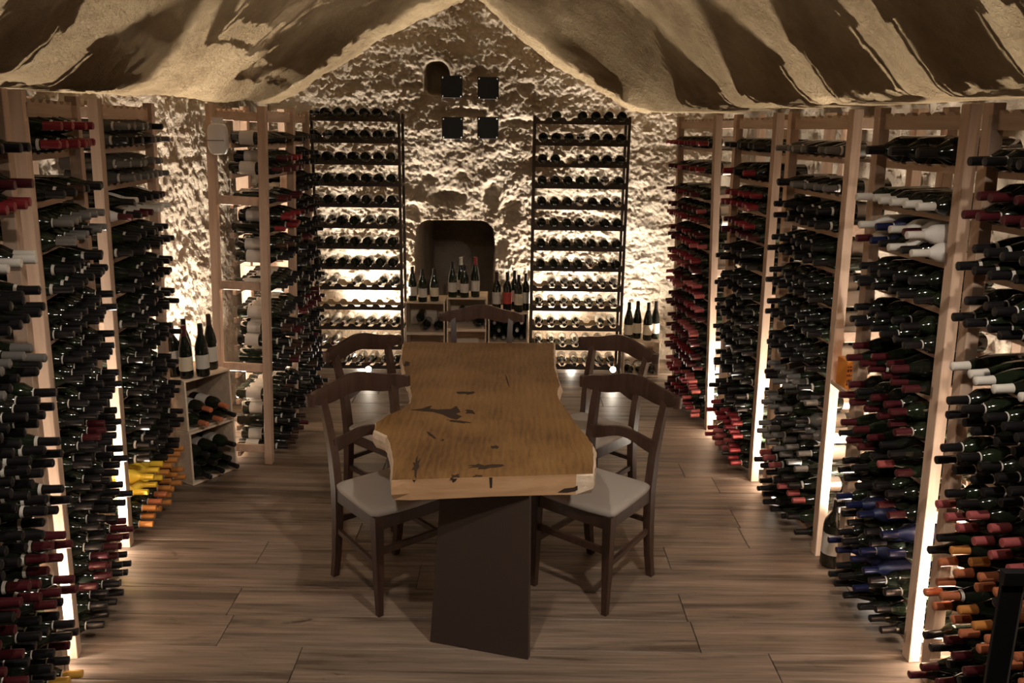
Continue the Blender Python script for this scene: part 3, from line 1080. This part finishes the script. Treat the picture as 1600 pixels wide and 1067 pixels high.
# ---------------------------------------------------------------- chairs
def chair_meshes():
    P = {}
    for s, nm in ((-1, 'bl'), (1, 'br')):
        pts = [(s * .165, -.240, 0), (s * .165, -.215, .12), (s * .165, -.198, .28), (s * .165, -.192, .45), (s * .169, -.205, .60), (s * .175, -.235, .74), (s * .181, -.272, .87)]
        P['leg_' + nm] = MB().bar(pts, (1, 0, 0), (0, 1, 0), [.015, .016, .018, .019, .018, .017, .015], [.014, .016, .019, .021, .019, .016, .013]).mesh('back_leg', 'chair_wood')
        pts = [(s * .190, .178, 0), (s * .190, .176, .2), (s * .188, .172, .452)]
        P['leg_f' + nm[1]] = MB().bar(pts, (1, 0, 0), (0, 1, 0), [.012, .017, .021], [.012, .017, .021]).mesh('front_leg', 'chair_wood')
        P['apron_' + nm[1]] = MB().bar([(s * .186, .158, .422), (s * .167, -.180, .422)], (1, 0, 0), (0, 0, 1), .010, .032).mesh('apron', 'chair_wood')
        P['str_' + nm[1]] = MB().bar([(s * .188, .168, .225), (s * .166, -.196, .245)], (1, 0, 0), (0, 0, 1), .008, .012).mesh('stretcher', 'chair_wood')
    P['apron_f'] = MB().bar([(-.172, .176, .422), (.172, .176, .422)], (0, 1, 0), (0, 0, 1), .010, .032).mesh('apron', 'chair_wood')
    P['apron_b'] = MB().bar([(-.15, -.190, .415), (.15, -.190, .415)], (0, 1, 0), (0, 0, 1), .009, .030).mesh('apron', 'chair_wood')
    P['str_f'] = MB().bar([(-.178, .176, .29), (.178, .176, .29)], (0, 1, 0), (0, 0, 1), .008, .014).mesh('stretcher', 'chair_wood')
    P['str_b'] = MB().bar([(-.152, -.197, .29), (.152, -.197, .29)], (0, 1, 0), (0, 0, 1), .007, .011).mesh('stretcher', 'chair_wood')
    # wide curved top rail with rolled ends
    secs, n = [], 20
    for i in range(n + 1):
        t = -1 + 2 * i / n
        x = .252 * t
        yy = -.283 + .042 * t * t
        zc = .874 - .020 * t * t + .010 * math.cos(t * 5.2)
        h = .044 - .016 * abs(t) ** 2.5
        d = .013
        if abs(t) > .86: d, h = .017, h * (1.0 - .55 * (abs(t) - .86) / .14)
        secs.append([Vector((x, yy - d, zc - h)), Vector((x, yy + d * .8, zc - h)), Vector((x, yy + d, zc)), Vector((x, yy + d * .6, zc + h)), Vector((x, yy - d, zc + h * .96))])
    P['top'] = MB().loft(secs).mesh('top_rail', 'chair_wood')
    for s in (-1, 1):
        scr = MB()
        seg = 10
        secs = [[(s * .247 + .019 * math.cos(2 * math.pi * j / seg), -.247 + .019 * math.sin(2 * math.pi * j / seg), z) for j in range(seg)] for z in (.828, .834, .872, .878)]
        scr.loft(secs)
        P['scroll_l' if s < 0 else 'scroll_r'] = scr.mesh('scroll_end', 'chair_wood')
    pts, hh = [], []
    for i in range(15):
        t = -1 + 2 * i / 14
        pts.append((.168 * t, -.216 + .012 * t * t, .655 + .016 * math.cos(math.pi * t)))
        hh.append(.026 - .004 * math.cos(math.pi * t))
    P['mid'] = MB().bar(pts, (0, 1, 0), (0, 0, 1), .009, hh).mesh('back_rail', 'chair_wood')
    # upholstered seat
    base = [(-.212, .168), (-.196, .190), (-.10, .203), (0, .207), (.10, .203), (.196, .190), (.212, .168), (.206, .05), (.190, -.12), (.178, -.172), (.155, -.182), (-.155, -.182), (-.178, -.172), (-.190, -.12), (-.206, .05)]
    secs = []
    for z, sc in ((.452, .985), (.458, 1.0), (.470, 1.0), (.478, .965), (.483, .85)):
        secs.append([(x * sc, .01 + (yy - .01) * sc, z) for x, yy in base])
    me = MB().loft([list(reversed(s)) for s in secs]).mesh('seat_pad', 'seat_fabric')
    P['pad'] = me
    return P


CP = chair_meshes()
for k_, me in CP.items():
    me.update()
smooth_auto(CP['top'], 50); smooth_auto(CP['scroll_l'], 40); smooth_auto(CP['scroll_r'], 40); smooth_auto(CP['pad'], 50); smooth_auto(CP['mid'], 40)
for k_ in ('leg_bl', 'leg_br'): smooth_auto(CP[k_], 30)
CN = {'leg_bl': 'back_leg', 'leg_br': 'back_leg', 'leg_fl': 'front_leg', 'leg_fr': 'front_leg', 'apron_l': 'apron', 'apron_r': 'apron', 'apron_f': 'apron', 'apron_b': 'apron',
      'str_l': 'stretcher', 'str_r': 'stretcher', 'str_f': 'stretcher', 'str_b': 'stretcher', 'top': 'top_rail', 'mid': 'back_rail', 'pad': 'seat_pad'}


def chair(x, y, deg, label):
    root = empty('dining_chair', (x, y, 0), (0, 0, math.radians(deg)))
    tag(root, label, 'chair', 'dark wooden chairs around the table')
    for k_, nm in CN.items():
        o = link(nm, CP[k_], root)
        if k_ == 'top':
            link('scroll_end', CP['scroll_l'], o); link('scroll_end', CP['scroll_r'], o)
        if k_ == 'pad': o['label'] = 'grey upholstered seat pad'


chair(0.375, 3.545, 141, 'dark wooden chair with grey seat at the near right of the table')
chair(-0.515, 3.515, -139, 'dark wooden chair with grey seat at the near left of the table')
chair(0.395, 4.32, 136, 'dark wooden chair at the far right of the table, behind another chair')
chair(-0.60, 4.30, -130, 'dark wooden chair at the far left of the table, behind another chair')
chair(-0.19, 5.02, 180, 'dark wooden chair at the head of the table, facing the camera')


# ---------------------------------------------------------------- standing bottles and crates
def standing(x, y, z, shape, cap, label, lab='paper', body='glass_black', h=1.0, name='wine_bottle', group='wine bottles standing on crates', tint=None):
    o = link(name, bmesh_of('body', shape, body), loc=(x, y, z), rot=(0, 0, random.uniform(0, 6)))
    o.scale = (1, 1, h)
    tag(o, label, 'bottle', group)
    link('capsule', bmesh_of('capsule', shape, 'foil_' + cap), o)
    if lab: link('label', bmesh_of('label', shape, lab), o)


def crate(x, y, z, wx, dy, hz, rz, label, group):
    """open-fronted box: local front is -y"""
    root = empty('wooden_crate', (x, y, z), (0, 0, rz))
    tag(root, label, 'crate', group)
    t = 0.012
    link('top_board', MB().bevbox(-wx / 2, wx / 2, 0, dy, hz - t, hz, .0015).mesh('top_board', 'crate_wood'), root)
    link('bottom_board', MB().bevbox(-wx / 2, wx / 2, 0, dy, 0, t, .0015).mesh('bottom_board', 'crate_wood'), root)
    sd = MB().bevbox(-t / 2, t / 2, 0, dy, t, hz - t, .0015).mesh('side_board', 'crate_wood')
    link('side_board', sd, root, (-wx / 2 + t / 2, 0, 0))
    link('side_board', sd, root, (wx / 2 - t / 2, 0, 0))
    link('back_board', MB().bevbox(-wx / 2 + t, wx / 2 - t, dy - t, dy, t, hz - t, .0015).mesh('back_board', 'crate_wood'), root)
    return Matrix.Translation((x, y, z)) @ Matrix.Rotation(rz, 4, 'Z')


def crate_bottles(Mx, wx, zs, cols, what, caps=('black',), base=0.235, grp='wine bottles lying in crates', label='paper', layers=2, prob=1.0):
    step = (wx - 0.03) / cols
    for r in range(layers):
        for i in range(cols if r % 2 == 0 else cols - 1):
            if random.random() > prob: continue
            x = -wx / 2 + 0.015 + step * (i + .5 + .5 * (r % 2))
            z = zs + 0.038 + r * 0.066
            L = Matrix(((1, 0, 0, x), (0, 0, -1, base + random.uniform(-.02, .02)), (0, 1, 0, z), (0, 0, 0, 1)))
            cap = random.choice(caps)
            o = link('wine_bottle', bmesh_of('body', 'bordeaux', random.choice(['glass_black', 'glass_green'])), mw=Mx @ L)
            tag(o, f"{what}, {'lower' if r == 0 else ('upper' if r == 1 else 'third')} layer, {ORD[i]} from the left", 'bottle', grp)
            link('capsule', bmesh_of('capsule', 'bordeaux', 'foil_' + cap), o)
            if label: link('label', bmesh_of('label', 'bordeaux', label), o)


# two crates beside the left rack
rz = math.atan2(0.27, 0.166)
CG = 'open wooden bottle crates'
Mx = crate(-1.715, 4.70, 0.002, 0.32, 0.31, 0.315, rz, 'lower pale crate of the pair beside the left rack', CG)
crate_bottles(Mx, 0.32, 0.012, 3, 'bottle in the lower crate beside the left rack', layers=3, base=0.24)
Mx = crate(-1.725, 4.71, 0.318, 0.32, 0.31, 0.30, rz, 'upper pale crate of the pair, dark bottles standing on top', CG)
crate_bottles(Mx, 0.32, 0.012, 3, 'bottle in the upper crate beside the left rack', caps=('black', 'grey', 'copper'), layers=2, base=0.22)
SB = [(-1.82, 4.65, 'burgundy', 'maroon', 1.0, 'dark bottle on the left crates, front one with a cream label', 'paper_cream'),
      (-1.745, 4.70, 'burgundy', 'black', 1.0, 'dark bottle on the left crates, front right with pale brown label', 'paper'),
      (-1.86, 4.76, 'burgundy', 'black', 1.04, 'dark bottle behind the others on the left crates', 'paper'),
      (-1.745, 4.84, 'burgundy', 'brown', 1.08, 'tallest brown-capped bottle at the rear right of the left crates', 'paper'),
      (-1.90, 4.68, 'bordeaux', 'maroon', 1.0, 'maroon-capped bottle on the left crates, nearest the rack', 'paper')]
for x, y, sh, c, h, lb, pp in SB:
    standing(x, y, 0.6185, sh, c, lb, pp, h=h)

# crates in front of the niche
CB = [(-0.735, 7.10, 0.30, 0.005, 'lower crate left of the head chair, under the niche'), (-0.385, 7.10, 0.335, 0.005, 'lower crate behind the head chair, under the niche'), (-0.035, 7.10, 0.22, 0.005, 'lower crate right of the head chair, under the niche')]
tops = []
for (x, y, hz, z, lb), hz2, lb2, cp in zip(CB, (0.27, 0.275, 0.27), ('upper crate left under the niche, three bottles on top', 'tallest upper crate under the niche, four bottles on top', 'upper crate right under the niche, five bottles on top'), (.9, .5, 1)):
    Mx = crate(x, y, z, 0.335, 0.33, hz, 0, lb, CG)
    Mx = crate(x, y, z + hz + 0.001, 0.335, 0.33, hz2, 0, lb2, CG)
    crate_bottles(Mx, 0.335, 0.012, 3 if x < -.3 else 4, 'bottle in the ' + lb2.split(',')[0], layers=2 if x < -.3 else 3, base=0.30, prob=cp, label=None, caps=('black', 'black', 'grey') if x < -.3 else ('grey', 'black', 'white'))
    tops.append((x, z + hz + 0.001 + hz2))
for dx, dy, c, h, lb in ((-.11, .08, 'black', .95, 'left bottle of three on the left niche crate, white label'), (-.02, .03, 'black', .92, 'middle bottle of three on the left niche crate, white label'), (.075, .07, 'black', .92, 'right bottle of three on the left niche crate, cream label')):
    standing(tops[0][0] + dx, 7.10 + dy, tops[0][1] + .001, 'burgundy', c, lb, 'paper' if dx < .05 else 'paper_cream', 'glass_green', h)
for dx, dy, c, h, lb in ((-.12, .05, 'black', 1.0, 'leftmost of four bottles on the tallest niche crate, dark capsule'), (-.055, .13, 'white', 1.08, 'pale-capped bottle second on the tallest niche crate'),
                         (-.02, .045, 'black', .93, 'short dark bottle third on the tallest niche crate'), (.07, .07, 'red', 1.12, 'red-capped bottle at the right of the tallest niche crate')):
    standing(tops[1][0] + dx, 7.10 + dy, tops[1][1] + .001, 'burgundy', c, lb, 'paper', 'glass_green', h)
for dx, dy, c, h, lb, pp in ((-.10, .05, 'brown', 1.12, 'brown-capped bottle first on the right niche crate, white label', 'paper'), (-.01, .07, 'black', 1.1, 'bottle with red label on the right niche crate', 'paper_red'),
                             (.05, .17, 'black', 1.1, 'rear bottle half hidden on the right niche crate', 'paper'), (.085, .045, 'black', 1.05, 'bottle with pale green label on the right niche crate', 'paper_cream'), (.145, .12, 'black', 1.05, 'rightmost bottle on the right niche crate', 'paper')):
    standing(tops[2][0] + dx, 7.10 + dy, tops[2][1] + .001, 'bordeaux', c, lb, pp, 'glass_black', h)

# crate right of the back rack
Mx = crate(1.075, 6.93, 0.003, 0.30, 0.30, 0.30, 0.0, 'pale crate between the back rack and the red-capped rack', CG)
crate_bottles(Mx, 0.30, 0.012, 3, 'bottle in the crate beside the red-capped rack', caps=('grey', 'black'), layers=1, base=0.25)
for i, (x, lb) in enumerate(((0.965, 'leftmost of four bottles on the back right crate'), (1.045, 'second of four bottles on the back right crate'), (1.125, 'third of four bottles on the back right crate'), (1.195, 'rightmost of four bottles on the back right crate, white label'))):
    standing(x, 7.0 + .06 * (i % 2), 0.304, 'burgundy', 'black', lb, 'paper_cream' if i < 3 else 'paper', 'glass_black', 1.05)

# single bottle standing on the floor in the gap between two right racks
standing(1.535, 3.755, 0.001, 'magnum', 'black', 'big dark bottle standing on the floor between two right racks', 'paper', 'glass_black', 0.95)

# ---------------------------------------------------------------- small things
# four black plates on the back wall
for cx, cz, lb in ((-0.525, 2.325, 'upper left black square plate on the back wall'), (-0.225, 2.318, 'upper right black square plate on the back wall'),
                   (-0.520, 1.995, 'lower left black square plate on the back wall'), (-0.225, 2.0, 'lower right black square plate on the back wall')):
    rt = empty('black_wall_plate', (cx, 7.41, cz))
    tag(rt, lb, 'plate', 'black square plates on the back wall')
    link('plate', MB().bevbox(-.088, .088, -.008, .008, -.088, .088, .002).mesh('plate', 'black_metal'), rt)
    bolt = MB().lathe([(.006, 0), (.006, .004), (.003, .006)], 8).mesh('bolt', 'bright_metal')
    for sx in (-1, 1):
        for sz in (-1, 1):
            link('bolt', bolt, rt, (sx * .074, -.008, sz * .074), (math.pi / 2, 0, 0))
    link('standoff', MB().bar([(0, .008, 0), (0, .16, 0)], (1, 0, 0), (0, 0, 1), .012, .012).mesh('standoff', 'black_metal'), rt)

# white plastic box on the end-on rack
rt = empty('white_wall_box', (-1.640, 4.905, 1.83))
tag(rt, 'white plastic box with rounded ends on the end-on rack post', 'device')
secs = []
pr = [(.050 * math.copysign(abs(math.cos(a)) ** .5, math.cos(a)), .085 * math.copysign(abs(math.sin(a)) ** .6, math.sin(a))) for a in [2 * math.pi * i / 24 for i in range(24)]]
for yy, sc in ((0.02, 1.0), (-0.03, 1.0), (-0.042, .94), (-0.048, .8)):
    secs.append([(x * sc, yy, .09 + z * sc) for x, z in pr])
me = MB().loft(secs).mesh('housing', 'white_plastic'); smooth_auto(me, 40)
link('housing', me, rt)
link('seam', MB().box(-.045, .045, -.0495, -.04, .082, .085).mesh('seam', 'lamp_body'), rt)
link('bracket', MB().bevbox(-.028, .028, -.02, .016, .17, .205, .003).mesh('bracket', 'white_plastic'), rt)

# orange carton between two right racks
rt = empty('orange_carton', (1.525, 3.735, 0.897), (0, 0, 0.06))
tag(rt, 'small orange carton with dark lettering between two right racks', 'box')
link('carton', MB().bevbox(-.047, .047, -.05, .05, 0, .125, .002).mesh('carton', 'orange_card'), rt)
ink = MB()
rnd = random.Random(5)
for rz_, ln, hh in ((.098, .08, .004), (.083, .075, .012), (.060, .045, .010), (.035, .04, .012), (.020, .03, .008)):
    x = -.044
    while x < -.044 + ln:
        wd = rnd.uniform(.006, .013)
        ink.box(x, x + wd * .65, -.0512, -.0502, rz_ - hh / 2 + rnd.uniform(-.002, .002), rz_ + hh / 2 + rnd.uniform(-.002, .002))
        x += wd
link('lettering', ink.mesh('lettering', 'ink'), rt)
# its shelf bracket
sh = tag(link('small_shelf', MB().bevbox(1.475, 1.575, 3.60, 3.86, 0.872, 0.896, .002).mesh('small_shelf', PINE['x'])), 'short pine shelf board bridging two right racks under the orange carton', 'shelf')

# dark steel rail at the near right
rt = empty('steel_railing', (1.195, 1.86, 0))
tag(rt, 'dark steel railing post at the lower right corner', 'railing')
link('post', MB().bevbox(-.026, .026, -.006, .006, 0, .965, .0015).mesh('post', 'rail_steel'), rt)
link('edge_strip', MB().bevbox(.026, .030, -.007, .007, 0, .965, .0008).mesh('edge_strip', 'bright_metal'), rt)
link('top_rail', MB().bevbox(-.026, .36, -.012, .012, .965, 1.0, .0015).mesh('top_rail', 'rail_steel'), rt)
link('foot_plate', MB().bevbox(-.06, .06, -.04, .04, 0, .008, .0015).mesh('foot_plate', 'rail_steel'), rt)

# floor uplights
LB = MB().lathe([(.038, 0), (.042, .004), (.042, .030), (.036, .036)], 14).mesh('lamp_body', 'lamp_body'); smooth_auto(LB, 40)
LL = MB().lathe([(.028, .0362), (.024, .040)], 14).mesh('lens', 'lamp_lens')
WHERE = {'r': ['floor uplight between the two nearest right racks', 'floor uplight behind the big standing bottle', 'floor uplight beside the middle right rack', 'floor uplight before the red-capped rack', 'floor uplight past the red-capped rack'],
         'l': ['floor uplight between the two nearest left racks', 'floor uplight before the rack with yellow tissue', 'floor uplight behind the end-on left rack', 'floor uplight between the end-on and dark left racks'],
         'b': ['floor uplight behind the left back rack', 'floor uplight behind the right back rack', 'floor uplight behind the back right crate']}
for tabl, ws in ((GAP_RIGHT, 'r'), (GAP_LEFT, 'l'), (BACK, 'b')):
    for (x, y, wt, tl), lb in zip(tabl, WHERE[ws]):
        rt = empty('floor_uplight', (x, y, 0.001))
        tag(rt, lb, 'lamp', 'small floor uplights behind the racks')
        link('lamp_body', LB, rt)
        link('lens', LL, rt)
        spot('uplight_beam', (x, y, 0.05), (x + tl, y + (0.12 if ws == 'b' else 0), 2.0), wt, 100 if ws == 'b' else 105, 1.0, 0.05 if ws == 'b' else 0.02)
        point('uplight_glow', (x, y, 0.075), min(4, wt * 0.02), 0.025)
# little spot lamp on the floor that glares towards the viewer
for x, y, z, wt, lb in ((0.835, 6.86, 0.06, 2.0, 'glaring floor spot in front of the right back rack'), (-1.17, 6.80, 0.05, 0.6, 'small floor spot in front of the left back rack')):
    rt = empty('floor_spot', (x, y, 0.001))
    tag(rt, lb, 'lamp', 'small floor spots facing the table')
    k = MB().lathe([(.030, 0), (.030, .008), (.008, .010), (.008, .05)], 12).mesh('stand', 'lamp_body')
    link('stand', k, rt)
    hd = MB().lathe([(.018, -.05), (.026, -.045), (.028, .0), (.026, .003)], 14).mesh('head', 'lamp_body')
    link('head', hd, rt, (0, 0, z + .02), (math.radians(75), 0, 0))
    ln = MB().lathe([(.024, .0031), (.012, .008)], 14).mesh('lens', 'lamp_lens')
    link('lens', ln, rt, (0, 0, z + .02), (math.radians(75), 0, 0))
    spot('floor_spot_bulb', (x, y - .03, z + .035), (x * .6, 4.0, 1.2), wt, 120, 0.7, 0.02)
print('bottles', len(SPECS), 'rest', len(rest))
